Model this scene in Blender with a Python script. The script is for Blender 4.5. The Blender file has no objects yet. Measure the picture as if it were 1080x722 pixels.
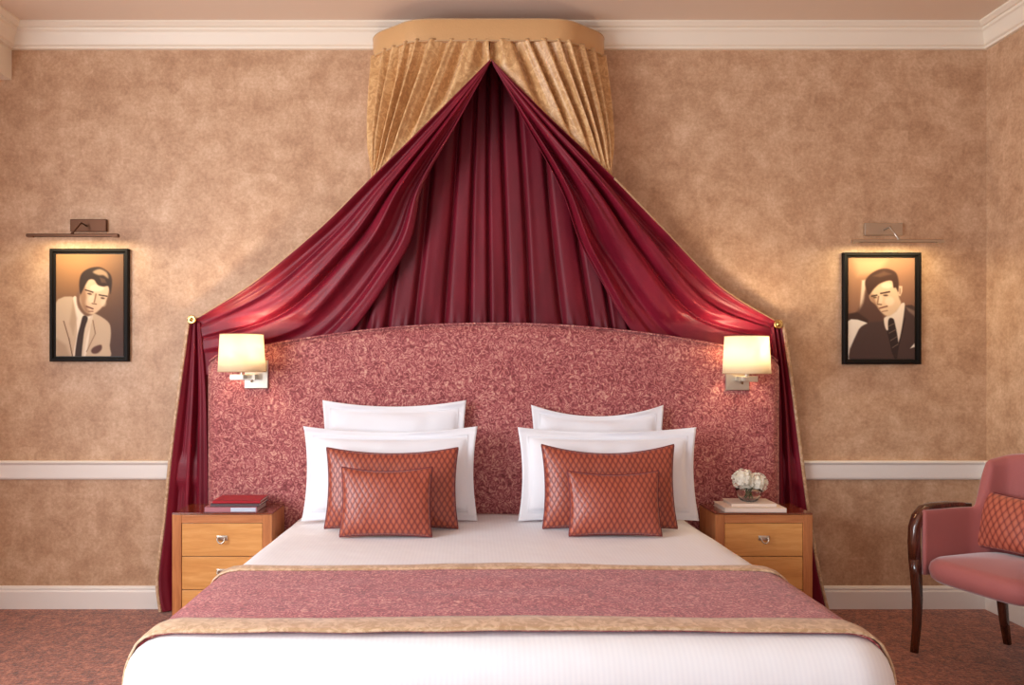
import bpy, bmesh, math, random
import numpy as np
from mathutils import Vector, Matrix, noise as mnoise
random.seed(7)
C = bpy.context.scene.collection
PI = math.pi
F = 820.0; D = 4.316; VX = 495.0; VY = 385.0; CAMH = 1.347
FLOOR = 0.0; CEIL = 3.217; XR = 2.87; XL = -3.0; YF = -6.2

def sc(y): return F/(D+y)
def P(px, py, y):
    s = sc(y)
    return Vector(((px-VX)/s, y, CAMH-(py-VY)/s))

# ---------------------------------------------------------------- materials
def lin(c):
    return tuple((v/255/12.92 if v/255 <= 0.04045 else ((v/255+0.055)/1.055)**2.4) for v in c)+(1.0,)
def newmat(name):
    m = bpy.data.materials.new(name); m.use_nodes = True
    nt = m.node_tree; b = nt.nodes['Principled BSDF']
    return m, nt, b
def N(nt, typ, **kw):
    n = nt.nodes.new(typ)
    for k, v in kw.items():
        if k in n.inputs: n.inputs[k].default_value = v
        else: setattr(n, k, v)
    return n
def L(nt, a, b): nt.links.new(a, b)
def coords(nt, scale=(1,1,1), rot=(0,0,0)):
    tc = N(nt, 'ShaderNodeTexCoord'); mp = N(nt, 'ShaderNodeMapping')
    mp.inputs['Scale'].default_value = scale; mp.inputs['Rotation'].default_value = rot
    L(nt, tc.outputs['Object'], mp.inputs['Vector']); return mp.outputs['Vector']
def ramp(nt, fac, stops, interp='LINEAR'):
    r = N(nt, 'ShaderNodeValToRGB'); cr = r.color_ramp; cr.interpolation = interp
    cr.elements[0].position = stops[0][0]; cr.elements[0].color = lin(stops[0][1])
    cr.elements[1].position = stops[-1][0]; cr.elements[1].color = lin(stops[-1][1])
    for p, c in stops[1:-1]:
        e = cr.elements.new(p); e.color = lin(c)
    L(nt, fac, r.inputs['Fac']); return r.outputs['Color']
def bump(nt, b, h, strength=0.3, dist=0.01):
    n = N(nt, 'ShaderNodeBump'); n.inputs['Strength'].default_value = strength
    n.inputs['Distance'].default_value = dist
    L(nt, h, n.inputs['Height']); L(nt, n.outputs['Normal'], b.inputs['Normal']); return n
def M_(nt, op, a, b=None, c=None):
    n = N(nt, 'ShaderNodeMath', operation=op)
    for i, v in enumerate((a, b, c)):
        if v is None: continue
        if isinstance(v, (int, float)): n.inputs[i].default_value = v
        else: L(nt, v, n.inputs[i])
    return n.outputs[0]
def noise(nt, vec, scale, detail=4, rough=0.55, dist=0.0):
    n = N(nt, 'ShaderNodeTexNoise'); n.inputs['Scale'].default_value = scale
    n.inputs['Detail'].default_value = detail; n.inputs['Roughness'].default_value = rough
    n.inputs['Distortion'].default_value = dist
    L(nt, vec, n.inputs['Vector']); return n.outputs['Fac']
def plain(name, col, rough=0.5, metal=0.0, **kw):
    m, nt, b = newmat(name)
    b.inputs['Base Color'].default_value = lin(col); b.inputs['Roughness'].default_value = rough
    b.inputs['Metallic'].default_value = metal
    v = coords(nt); f = noise(nt, v, kw.get('ns', 30), 3)
    bump(nt, b, f, kw.get('bs', 0.05), 0.003)
    if 'sheen' in kw: b.inputs['Sheen Weight'].default_value = kw['sheen']; b.inputs['Sheen Roughness'].default_value = 0.4
    if 'coat' in kw: b.inputs['Coat Weight'].default_value = kw['coat']; b.inputs['Coat Roughness'].default_value = 0.1
    return m

def wallpaper():
    m, nt, b = newmat('wallpaper')
    v = coords(nt)
    n1 = noise(nt, v, 7.0, 8, 0.68, 0.2); n2 = noise(nt, v, 60, 4, 0.65, 0.3)
    # soft square leaf pattern of the paper
    vb = N(nt, 'ShaderNodeTexVoronoi', distance='CHEBYCHEV'); vb.inputs['Scale'].default_value = 6
    L(nt, v, vb.inputs['Vector'])
    sep = N(nt, 'ShaderNodeSeparateColor'); L(nt, vb.outputs['Color'], sep.inputs[0])
    f = M_(nt, 'ADD', M_(nt, 'MULTIPLY', n1, 0.62), M_(nt, 'MULTIPLY', n2, 0.38))
    f = M_(nt, 'ADD', M_(nt, 'MULTIPLY', f, 0.94), M_(nt, 'MULTIPLY', sep.outputs[0], 0.06))
    col = ramp(nt, f, [(0.34, (166,125,94)), (0.46, (190,150,117)), (0.55, (205,167,134)), (0.68, (225,194,163))])
    L(nt, col, b.inputs['Base Color']); b.inputs['Roughness'].default_value = 0.5
    bump(nt, b, n2, 0.12, 0.004)
    return m
def carpet():
    m, nt, b = newmat('carpet_pile')
    v = coords(nt)
    n1 = noise(nt, v, 60, 3, 0.75); n2 = noise(nt, v, 16, 5, 0.65)
    f = M_(nt, 'ADD', M_(nt, 'MULTIPLY', n1, 0.6), M_(nt, 'MULTIPLY', n2, 0.4))
    col = ramp(nt, f, [(0.38, (76,30,14)), (0.5, (150,78,48)), (0.60, (196,122,88))])
    L(nt, col, b.inputs['Base Color']); b.inputs['Roughness'].default_value = 0.95
    b.inputs['Sheen Weight'].default_value = 0.3
    bump(nt, b, n1, 0.9, 0.01); return m
def brocade(name, dark, mid, light, scale=1.0, speck=(205,165,140)):
    m, nt, b = newmat(name)
    v = coords(nt, (scale, scale, scale))
    w = N(nt, 'ShaderNodeTexNoise'); w.inputs['Scale'].default_value = 14; L(nt, v, w.inputs['Vector'])
    mx = N(nt, 'ShaderNodeVectorMath', operation='MULTIPLY_ADD'); L(nt, w.outputs['Color'], mx.inputs[0])
    mx.inputs[1].default_value = (0.14,)*3; L(nt, v, mx.inputs[2])
    vo = N(nt, 'ShaderNodeTexVoronoi', feature='F1'); vo.inputs['Scale'].default_value = 26
    L(nt, mx.outputs[0], vo.inputs['Vector'])
    ring = M_(nt, 'SINE', M_(nt, 'MULTIPLY', vo.outputs['Distance'], 19.0))
    n2 = noise(nt, v, 120, 3, 0.65); n3 = noise(nt, v, 45, 4, 0.6, 1.0); n4 = noise(nt, v, 7, 3, 0.6)
    f = M_(nt, 'ADD', M_(nt, 'MULTIPLY', ring, 0.09), M_(nt, 'MULTIPLY', n2, 0.50))
    f = M_(nt, 'ADD', f, M_(nt, 'MULTIPLY', n3, 0.42))
    f = M_(nt, 'ADD', f, M_(nt, 'MULTIPLY', n4, 0.10))
    col = ramp(nt, f, [(0.36, dark), (0.49, mid), (0.58, light), (0.70, speck)])
    L(nt, col, b.inputs['Base Color']); b.inputs['Roughness'].default_value = 0.62
    b.inputs['Sheen Weight'].default_value = 0.25; b.inputs['Specular IOR Level'].default_value = 0.35
    bump(nt, b, f, 0.45, 0.004); return m
def satin(name, col, col2, rough=0.38, sheen=0.2):
    m, nt, b = newmat(name)
    v = coords(nt, (1,1,0.3)); n = noise(nt, v, 9, 3)
    L(nt, ramp(nt, n, [(0.3, col2), (0.7, col)]), b.inputs['Base Color'])
    b.inputs['Roughness'].default_value = rough; b.inputs['Sheen Weight'].default_value = sheen; b.inputs['Specular IOR Level'].default_value = 0.35
    b.inputs['Sheen Tint'].default_value = lin(col)
    n2 = noise(nt, coords(nt), 400, 2); bump(nt, b, n2, 0.08, 0.002)
    return m
def damask_gold(nm='gold_damask', c1=(192,144,92), c2=(204,156,102), c3=(222,180,126)):
    m, nt, b = newmat(nm)
    v = coords(nt); n = noise(nt, v, 28, 4, 0.6, 1.5); n2 = noise(nt, v, 260, 2)
    L(nt, ramp(nt, n, [(0.40, c1), (0.5, c2), (0.60, c3)]), b.inputs['Base Color'])
    b.inputs['Roughness'].default_value = 0.42; b.inputs['Sheen Weight'].default_value = 0.2
    bump(nt, b, n2, 0.1, 0.002); return m
def linen_white():
    m, nt, b = newmat('white_satin_stripe')
    tc = coords(nt); w = N(nt, 'ShaderNodeTexWave', wave_type='BANDS', bands_direction='X', wave_profile='SIN')
    w.inputs['Scale'].default_value = 20; L(nt, tc, w.inputs['Vector'])
    L(nt, ramp(nt, w.outputs['Fac'], [(0.0, (242,243,248)), (1.0, (246,247,251))]), b.inputs['Base Color'])
    b.inputs['Roughness'].default_value = 0.6; b.inputs['Sheen Weight'].default_value = 0.1
    n = noise(nt, coords(nt, (1.0, 1.0, 1)), 3.5, 3, 0.5)
    bump(nt, b, M_(nt, 'ADD', M_(nt, 'MULTIPLY', n, 1.0), M_(nt, 'MULTIPLY', w.outputs['Fac'], 0.005)), 0.35, 0.03)
    return m
def scale_cloth(name, axes, cell, line, mid, hi, rough=0.4):
    # lattice of pointed ovals, woven
    m, nt, b = newmat(name)
    tc = N(nt, 'ShaderNodeTexCoord'); sp = N(nt, 'ShaderNodeSeparateXYZ'); L(nt, tc.outputs['Object'], sp.inputs[0])
    a = M_(nt, 'MULTIPLY', sp.outputs[0], 2*PI/cell); c = M_(nt, 'MULTIPLY', sp.outputs[2], 2*PI/(cell*1.7))
    ca = M_(nt, 'COSINE', a); cc = M_(nt, 'COSINE', c)
    g = M_(nt, 'ABSOLUTE', M_(nt, 'ADD', ca, cc))
    g = M_(nt, 'MULTIPLY', g, 0.5)
    n = noise(nt, coords(nt), 60, 2)
    col = ramp(nt, g, [(0.02, line), (0.22, mid), (0.85, hi)])
    L(nt, col, b.inputs['Base Color']); b.inputs['Roughness'].default_value = rough
    b.inputs['Specular IOR Level'].default_value = 0.6; b.inputs['Sheen Weight'].default_value = 0.15
    bump(nt, b, M_(nt, 'POWER', g, 0.5), 0.28, 0.005); return m
def wood(name, c1, c2, c3, axis='x', rough=0.35, coat=0.25, s=1.0):
    m, nt, b = newmat(name)
    sv = {'x': (1.2, 14, 14), 'z': (14, 14, 1.2), 'y': (14, 1.2, 14)}[axis]
    v = coords(nt, tuple(q*s for q in sv)); n = noise(nt, v, 2.2, 6, 0.6, 0.8); n2 = noise(nt, v, 18, 3)
    f = M_(nt, 'ADD', M_(nt, 'MULTIPLY', n, 0.8), M_(nt, 'MULTIPLY', n2, 0.2))
    L(nt, ramp(nt, f, [(0.35, c1), (0.5, c2), (0.66, c3)]), b.inputs['Base Color'])
    b.inputs['Roughness'].default_value = rough; b.inputs['Coat Weight'].default_value = coat
    b.inputs['Coat Roughness'].default_value = 0.12
    bump(nt, b, f, 0.04, 0.002); return m
def shade_mat():
    m, nt, b = newmat('lamp_shade_fabric')
    b.inputs['Base Color'].default_value = lin((250,240,215)); b.inputs['Roughness'].default_value = 0.8
    tr = N(nt, 'ShaderNodeBsdfTranslucent'); tr.inputs['Color'].default_value = lin((255,248,232))
    mx = N(nt, 'ShaderNodeMixShader'); mx.inputs[0].default_value = 0.5
    L(nt, b.outputs[0], mx.inputs[1]); L(nt, tr.outputs[0], mx.inputs[2])
    n = noise(nt, coords(nt, (1,1,1)), 300, 2); bump(nt, b, n, 0.1, 0.002)
    L(nt, mx.outputs[0], nt.nodes['Material Output'].inputs['Surface']); return m
def emis(name, col, st):
    m, nt, b = newmat(name); b.inputs['Base Color'].default_value = lin(col)
    b.inputs['Emission Color'].default_value = lin(col); b.inputs['Emission Strength'].default_value = st; return m
def glass():
    m, nt, b = newmat('clear_glass'); b.inputs['Transmission Weight'].default_value = 1
    b.inputs['Roughness'].default_value = 0.02; b.inputs['IOR'].default_value = 1.45
    b.inputs['Base Color'].default_value = (0.95,0.95,0.95,1); return m
def attr_mat(name):
    m, nt, b = newmat(name); a = N(nt, 'ShaderNodeAttribute'); a.attribute_name = 'Col'
    L(nt, a.outputs['Color'], b.inputs['Base Color']); b.inputs['Roughness'].default_value = 0.6
    b.inputs['Specular IOR Level'].default_value = 0.3; return m

MAT = dict(
 wall=wallpaper(), carpet=carpet(), ceiling=plain('ceiling_paint', (226,205,185), 0.8),
 trim=plain('cream_paint', (238,226,208), 0.45), rail=plain('white_paint', (240,232,224), 0.45),
 head=brocade('headboard_brocade', (120,50,52), (168,86,88), (190,114,110), 0.85, (220,170,150)),
 runner=brocade('runner_brocade', (120,38,46), (166,66,76), (188,96,98), 1.0, (220,164,144)),
 satin=satin('burgundy_satin', (132,22,44), (108,14,34), 0.48, 0.15),
 back=satin('burgundy_back', (120,18,38), (96,12,28), 0.55, 0.1),
 gold=damask_gold(), beige=damask_gold('beige_damask', (188,150,112), (204,168,132), (222,190,156)), goldtrim=plain('beige_braid', (196,160,118), 0.6, bs=0.6, ns=160),
 band=plain('gold_band_cloth', (206,160,108), 0.45, bs=0.3, ns=90, sheen=0.15),
 white=linen_white(), pillow=plain('white_cotton', (240,240,245), 0.75, bs=0.3, ns=9),
 cush=scale_cloth('copper_scale_cloth', 'xz', 0.027, (112,40,34), (144,58,44), (180,90,60)),
 chaircush=scale_cloth('coral_scale_cloth', 'xz', 0.033, (120,44,34), (168,78,56), (192,104,78), 0.5),
 piping=plain('dark_piping', (112,38,42), 0.6),
 drawer=wood('honey_veneer', (204,138,72), (216,152,84), (226,166,100), 'x', 0.35, 0.2),
 frame=wood('cherry_wood', (172,104,58), (190,120,70), (204,136,84), 'z', 0.35, 0.25),
 frameh=wood('cherry_wood_rail', (172,104,58), (190,120,70), (204,136,84), 'x', 0.35, 0.25),
 ntop=wood('mahogany_top', (92,38,20), (120,54,28), (140,68,36), 'x', 0.14, 0.6),
 dark=plain('gap_black', (30,18,12), 0.9),
 nickel=plain('brushed_nickel', (205,195,182), 0.28, 1.0), brass=plain('old_brass', (176,140,92), 0.3, 1.0), bronze=plain('dark_bronze', (96,62,44), 0.4, 0.8),
 goldbrass=plain('polished_brass', (214,176,110), 0.22, 1.0),
 shade=shade_mat(), bulb=emis('bulb', (255,226,178), 12), blackwood=plain('black_lacquer', (16,10,8), 0.6),
 bevel=plain('frame_slip', (70,56,44), 0.4), photo=attr_mat('photograph_print'),
 chair=plain('rose_upholstery', (172,96,92), 0.75, bs=0.25, ns=200, sheen=0.5),
 mahog=wood('dark_mahogany', (48,20,12), (74,34,22), (98,48,32), 'z', 0.22, 0.6),
 redbook=plain('red_cover', (168,8,30), 0.35), page=plain('paper', (232,220,208), 0.8, bs=0.3, ns=300),
 greybook=plain('grey_cover', (88,72,74), 0.5), pinkbook=plain('rose_print_cover', (176,112,120), 0.45),
 bluebook=plain('pale_blue_print', (196,206,222), 0.45), whitebook=plain('ivory_cover', (240,222,208), 0.45),
 glass=glass(), petal=plain('white_petal', (246,242,228), 0.6, sheen=0.1), stem=plain('green_stem', (86,104,60), 0.6),
)
def two(name):
    return MAT[name]

MAT['blackwood'].node_tree.nodes['Principled BSDF'].inputs['Specular IOR Level'].default_value = 0.2
# ---------------------------------------------------------------- objects
def link(name, bm, mat, parent=None, smooth=True, loc=None, rot=None):
    me = bpy.data.meshes.new(name)
    bmesh.ops.recalc_face_normals(bm, faces=bm.faces)
    bm.to_mesh(me); bm.free()
    mats = mat if isinstance(mat, (list, tuple)) else [mat]
    for k in mats: me.materials.append(MAT[k] if isinstance(k, str) else k)
    if smooth:
        for p in me.polygons: p.use_smooth = True
    o = bpy.data.objects.new(name, me); C.objects.link(o)
    if parent is not None: o.parent = parent
    if loc: o.location = loc
    if rot: o.rotation_euler = rot
    return o
def thing(name, label, cat, loc=(0,0,0), rotz=0, group=None):
    o = bpy.data.objects.new(name, None); C.objects.link(o); o.location = loc; o.rotation_euler = (0,0,rotz)
    o.empty_display_size = 0.1
    o['label'] = label; o['category'] = cat
    if group: o['group'] = group
    return o
def tag(o, label, cat, group=None):
    o['label'] = label; o['category'] = cat
    if group: o['group'] = group
    return o
def struct(o): o['kind'] = 'structure'; return o
def sharp(o, deg=35):
    o.data.set_sharp_from_angle(angle=math.radians(deg)); return o
def box(bm, x0, x1, y0, y1, z0, z1, bev=0.0, mi=0):
    t = bmesh.new(); r = bmesh.ops.create_cube(t, size=1)
    for v in t.verts:
        v.co = Vector(((x0+x1)/2+v.co.x*(x1-x0), (y0+y1)/2+v.co.y*(y1-y0), (z0+z1)/2+v.co.z*(z1-z0)))
    if bev > 0: bmesh.ops.bevel(t, geom=t.edges[:], offset=bev, segments=2, affect='EDGES', profile=0.6)
    merge(bm, t, mi)
def merge(bm, t, mi=0):
    mp = {}
    for v in t.verts: mp[v] = bm.verts.new(v.co)
    for f in t.faces:
        try:
            g = bm.faces.new([mp[v] for v in f.verts]); g.material_index = mi
        except ValueError: pass
    t.free()
def tube(bm, pts, r, seg=10, cap=True, mi=0):
    pts = [Vector(p) for p in pts]; rings = []
    rr = r if isinstance(r, (list, tuple)) else [r]*len(pts)
    up = None
    for i, p in enumerate(pts):
        d = (pts[min(i+1, len(pts)-1)]-pts[max(i-1, 0)]).normalized()
        if up is None:
            up = Vector((0,0,1)) if abs(d.z) < 0.9 else Vector((1,0,0))
        a = d.cross(up).normalized(); b = a.cross(d).normalized(); up = b
        rings.append([bm.verts.new(p+(a*math.cos(2*PI*k/seg)+b*math.sin(2*PI*k/seg))*rr[i]) for k in range(seg)])
    for i in range(len(rings)-1):
        for k in range(seg):
            f = bm.faces.new((rings[i][k], rings[i][(k+1)%seg], rings[i+1][(k+1)%seg], rings[i+1][k])); f.material_index = mi
    if cap:
        bm.faces.new(rings[0]).material_index = mi; bm.faces.new(rings[-1][::-1]).material_index = mi
def lathe(bm, prof, seg=32, c=(0,0,0), axis='z', mi=0, close=True):
    rings = []
    for r, h in prof:
        ring = []
        for k in range(seg):
            a = 2*PI*k/seg
            if axis == 'z': v = Vector((c[0]+r*math.cos(a), c[1]+r*math.sin(a), c[2]+h))
            else: v = Vector((c[0]+r*math.cos(a), c[1]+h, c[2]+r*math.sin(a)))
            ring.append(bm.verts.new(v))
        rings.append(ring)
    for i in range(len(rings)-1):
        for k in range(seg):
            bm.faces.new((rings[i][k], rings[i][(k+1)%seg], rings[i+1][(k+1)%seg], rings[i+1][k])).material_index = mi
    if close:
        bm.faces.new(rings[0]).material_index = mi; bm.faces.new(rings[-1][::-1]).material_index = mi
def grid(rows, bm=None):
    bm = bm or bmesh.new()
    vs = [[bm.verts.new(p) for p in r] for r in rows]
    for i in range(len(vs)-1):
        for j in range(len(vs[0])-1):
            bm.faces.new((vs[i][j], vs[i][j+1], vs[i+1][j+1], vs[i+1][j]))
    return bm
def solid(o, t, off=0):
    md = o.modifiers.new('thickness', 'SOLIDIFY'); md.thickness = t; md.offset = off; return o
def cr(pts, t):
    """Catmull-Rom through pts (vectors), t in 0..1"""
    n = len(pts)-1; x = min(max(t, 0), 1)*n; i = min(int(x), n-1); f = x-i
    p = lambda k: pts[min(max(k, 0), n)]
    a, b, c, d = p(i-1), p(i), p(i+1), p(i+2)
    return 0.5*((2*b)+(c-a)*f+(2*a-5*b+4*c-d)*f*f+(3*b-a-3*c+d)*f**3)
def sweep_profile(prof, path_a, path_b, axis):
    """extrude closed 2D profile list between two offsets along axis"""
    bm = bmesh.new()
    A = [bm.verts.new(path_a(u, v)) for u, v in prof]; B = [bm.verts.new(path_b(u, v)) for u, v in prof]
    n = len(prof)
    for i in range(n): bm.faces.new((A[i], A[(i+1)%n], B[(i+1)%n], B[i]))
    bm.faces.new(A); bm.faces.new(B[::-1]); return bm

# ---------------------------------------------------------------- room
def slab(name, a, mat):
    bm = bmesh.new(); box(bm, *a); return struct(link(name, bm, mat, smooth=False))
slab('floor', (XL-0.2, XR+0.2, YF, 0.15, -0.12, 0), 'carpet')
slab('ceiling', (XL-0.2, XR+0.2, YF, 0.15, CEIL, CEIL+0.12), 'ceiling')
slab('wall_back', (XL-0.2, XR+0.2, 0, 0.15, 0, CEIL), 'wall')
slab('wall_right', (XR, XR+0.15, YF, 0, 0, CEIL), 'wall')
bm = bmesh.new()
WY0, WY1, WZ0, WZ1 = -5.2, -2.0, 0.8, 2.6
box(bm, XL-0.15, XL, YF, WY0, 0, CEIL); box(bm, XL-0.15, XL, WY1, 0, 0, CEIL)
box(bm, XL-0.15, XL, WY0, WY1, 0, WZ0); box(bm, XL-0.15, XL, WY0, WY1, WZ1, CEIL)
struct(link('wall_left', bm, 'wall', smooth=False))
bm = bmesh.new()
for k in range(4):
    y = WY0+0.03+(WY1-WY0-0.06)*k/3; box(bm, XL-0.10, XL-0.05, y-0.03, y+0.03, WZ0, WZ1)
box(bm, XL-0.10, XL-0.05, WY0, WY1, WZ0, WZ0+0.05); box(bm, XL-0.10, XL-0.05, WY0, WY1, WZ1-0.05, WZ1)
struct(link('window_1', bm, 'rail', smooth=False))
# crown: profile (projection p, z)
cp = [(0,3.094),(0.022,3.094),(0.024,3.106),(0.034,3.112),(0.040,3.122),(0.046,3.150),(0.060,3.172),(0.070,3.178),(0.073,3.190),(0.084,3.192),(0.094,3.200),(0.104,3.206),(0.104,CEIL),(0,CEIL)]
XB = -2.54
def crown(name, fa, fb): 
    o = struct(link(name, sweep_profile(cp, fa, fb, 0), 'trim')); sharp(o, 25); return o
crown('trim_1', lambda p, z: (XB+p, -p, z), lambda p, z: (XR-p, -p, z))
crown('trim_2', lambda p, z: (XR-p, -p, z), lambda p, z: (XR-p, YF, z))
crown('trim_3', lambda p, z: (XB+p, -p, z), lambda p, z: (XB+p, YF, z))
bm = bmesh.new(); box(bm, XL, XB, YF, 0, 2.93, CEIL)
struct(link('trim_4', bm, 'trim', smooth=False))
# chair rail and baseboards
rp = [(0,0.716),(0.018,0.716),(0.024,0.726),(0.024,0.796),(0.030,0.802),(0.036,0.812),(0.030,0.819),(0,0.819)]
bp = [(0,0),(0.020,0),(0.020,0.094),(0.014,0.104),(0.016,0.113),(0.010,0.122),(0,0.125)]
for nm, pr, cut in (('trim', rp, 5), ('baseboard', bp, 0)):
    n1 = 'trim_5' if nm == 'trim' else 'baseboard_back'; n2 = 'trim_6' if nm == 'trim' else 'baseboard_right'
    sharp(struct(link(n1, sweep_profile(pr, lambda p, z: (XL, -p, z), lambda p, z: (XR-p, -p, z), 0), 'rail')), 30)
    sharp(struct(link(n2, sweep_profile(pr, lambda p, z: (XR-p, -p, z), lambda p, z: (XR-p, YF, z), 0), 'rail')), 30)

# ---------------------------------------------------------------- headboard
HX = 0.13; HW = 1.53; HY0, HY1 = -0.17, -0.095
hb = thing('headboard', 'wide arched rose brocade headboard against the wall behind the bed', 'headboard', (HX, HY1, 0))
bm = bmesh.new(); nx = 72; nz = 24
def htop(x):
    a = min(abs(x)/HW, 1); z = 1.575-0.185*a*a
    e = HW-abs(x)
    if e < 0.05: z -= 0.05-math.sqrt(max(0.0025-(0.05-e)**2, 0))
    return z
rows_f = []; rows_b = []
for j in range(nz+1):
    rf = []; rb = []
    for i in range(nx+1):
        q = i/nx*2-1; x = HW*math.copysign(1-(1-abs(q))**1.5 if abs(q) > 0.0 else 0, q)
        x = HW*q if abs(q) < 0.96 else HW*math.copysign(0.96+0.04*((abs(q)-0.96)/0.04), q)
        zt = htop(x); v = j/nz; z = 0.05+(zt-0.05)*v
        d = min(HW-abs(x), zt-z); pad = 0.022*(1-math.exp(-d/0.02))
        rf.append((x, (HY0-HY1)+0.022-pad, z)); rb.append((x, 0, z))
    rows_f.append(rf); rows_b.append(rb)
grid(rows_f, bm); grid(rows_b, bm)
for j in range(nz):
    for i in (0, nx):
        a = [rows_f[j][i], rows_f[j+1][i], rows_b[j+1][i], rows_b[j][i]]; bm.faces.new([bm.verts.new(p) for p in a])
for i in range(nx):
    for j in (0, nz):
        a = [rows_f[j][i], rows_f[j][i+1], rows_b[j][i+1], rows_b[j][i]]; bm.faces.new([bm.verts.new(p) for p in a])
bmesh.ops.remove_doubles(bm, verts=bm.verts, dist=1e-5)
link('padded_panel', bm, 'head', hb)
bm = bmesh.new()
box(bm, -1.25, 1.25, -0.05, -0.01, 0, 0.06)
link('foot_rail', bm, 'mahog', hb, smooth=False)
bm = bmesh.new()
tube(bm, [(x, (HY0-HY1)+0.016, htop(x)-0.004) for x in np.linspace(-HW+0.01, HW-0.01, 90)], 0.0055, 6)
link('piping', bm, 'head', hb)

# ---------------------------------------------------------------- bed
BX = 0.115; BW = 1.068; FL = 0.038; BZ = 0.552; BFY = -2.155
bed = thing('bed', 'wide double bed with white bedding standing against the rose headboard', 'bed', (BX, -1.15, 0))
bm = bmesh.new(); box(bm, -0.97, 0.97, -0.93, 0.95, 0.08, 0.28, 0.02); link('bed_base', bm, 'chair', bed, smooth=False)
bm = bmesh.new(); box(bm, -0.99, 0.99, -0.95, 0.96, 0.28, 0.50, 0.05); link('mattress', bm, 'pillow', bed)
for sx in (-1, 1):
    for sy in (-1, 1):
        bm = bmesh.new(); lathe(bm, [(0.022,0),(0.03,0.08)], 16, (sx*0.85, sy*0.82, 0)); link('leg', bm, 'mahog', bed)
# coverlet: rings of a rounded rectangle, foot corners rounded
def flare(y): return FL*min(max((-y-0.35)/1.1, 0), 1)
def plan(off, n=16, rad=0.15, y_head=-0.19, w=BW, foot=BFY):
    """outline from head left to head right going round the foot (open at head)"""
    pts = []; W = w+off; r = rad+off
    r = max(r, 0.02); fy = foot-off
    for k in range(41): pts.append((-W, y_head+(fy+r-y_head)*k/40))
    for k in range(1, n): a = PI/2*k/n; pts.append((-W+r-r*math.cos(a), fy+r-r*math.sin(a)))
    for k in range(61): pts.append((-W+r+(2*W-2*r)*k/60, fy))
    for k in range(1, n): a = PI/2*k/n; pts.append((W-r+r*math.sin(a), fy+r-r*math.cos(a)))
    for k in range(41): pts.append((W, fy+r+(y_head-fy-r)*k/40))
    return pts
prof = [(0.030,0.05),(0.024,0.15),(0.014,0.26),(0.004,0.36),(0.0,0.42),(-0.006,0.455),(-0.018,0.488),(-0.036,0.514),(-0.060,0.534),(-0.090,0.546),(-0.13,0.5515)]
rows = []
for off, z in prof:
    row = []
    for i, (x, y) in enumerate(plan(min(off, 0.006))):
        wv = 0.010*math.sin(i*0.55+math.sin(i*0.21)*2)*max(0, (0.45-z)/0.45)
        # quilted wobble across the foot
        row.append((BX+x*(1+wv), y*(1+wv*0.5), z+0.003*mnoise.noise(Vector((x*4, y*4, z*5)))))
    rows.append([(BX+(p[0]-BX)*(1+flare(p[1])+0.020*min(max((-p[1]-1.9)/0.12, 0), 1)), p[1], p[2]) for p in row])
bm = grid(rows)
bm.verts.ensure_lookup_table(); nl = len(rows[0]); last = [bm.verts[(len(rows)-1)*nl+i] for i in range(nl)]
bound = last
# inner top: shrink towards a centre line
cur = last; steps = 14
for s_ in range(1, steps+1):
    f = s_/steps; nr = []
    for i, v in enumerate(last):
        x0, y0 = v.co.x-BX, v.co.y
        x = x0*(1-f); y = y0 if True else 0
        y = y0+( -0.19-y0)*0.0 if y0 > -1.9 else y0+( -1.9-y0)*f
        z = 0.5515+0.006*f+0.004*mnoise.noise(Vector((x*2.2, y*2.2, 1)))*min(1, f*3)
        nr.append(bm.verts.new((BX+x, y, z)))
    for i in range(nl-1): bm.faces.new((cur[i], cur[i+1], nr[i+1], nr[i]))
    cur = nr
bmesh.ops.remove_doubles(bm, verts=bm.verts, dist=1e-4)
cov = link('coverlet', bm, 'white'); solid(cov, 0.004, 0)
tag(cov, 'smooth white satin-stripe coverlet spread over the whole bed', 'bedspread')

# runner across the foot
def cross(o):
    """cross profile of the bed over x at offset o above the coverlet, list of (x, z)"""
    half = [(p[0]+o, p[1]+(o if p[1] > 0.5 else o*0.5)) for p in prof if p[1] > 0.2]
    L_ = [(-BW-a, z) for a, z in half]
    top = [(-0.80+1.6*k/24, 0.5515+0.006*(1-abs(-0.80+1.6*k/24)/0.9)+o) for k in range(25)]
    R_ = [(BW+a, z) for a, z in half[::-1]]
    return L_+top+R_
def runner_strip(y0, y1, n, o, wav0=0.0, wav1=0.0, bulge=0.0):
    cs = cross(o); out = []
    for j in range(n+1):
        t = j/n; row = []
        for i, (x, z) in enumerate(cs):
            ed = max(0, abs(x)-0.75)/0.32; ed = min(ed, 1)
            dn = max(0, 0.55-z)
            fl = 0.035*ed**2*(t if y1 < -1.9 else 0)          # runner flares towards the foot corners
            y = y0+(y1-y0)*t
            y += (1-t)*wav0*math.sin(x*5.1+1.3)+t*wav1*math.sin(x*3.7+0.4)
            # follow the rounded foot corner of the bed
            W = BW
            xx = x
            r = 0.15; fy = BFY+r
            if y < fy:
                lim = W-r+math.sqrt(max(r*r-(fy-y)**2, 0))+o+0.012
                if abs(xx) > lim: xx = math.copysign(lim+ (abs(x)-W)*0.3 if abs(x) > W else lim, x)
            zz = z+0.0035*mnoise.noise(Vector((x*7, y*9, 3)))+bulge*math.sin(PI*t)
            row.append((BX+xx*(1+flare(y)), y, zz))
        out.append(row)
    return out
run = thing('bed_runner', 'rose brocade bed runner with gold borders laid across the foot of the bed', 'bed runner', (0,0,0))
YA, YB = -1.30, -2.045
o = link('runner_panel', grid(runner_strip(YA-0.012, YB+0.012, 26, 0.012, 0.006, 0.004)), 'runner', run); solid(o, 0.006)
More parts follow.
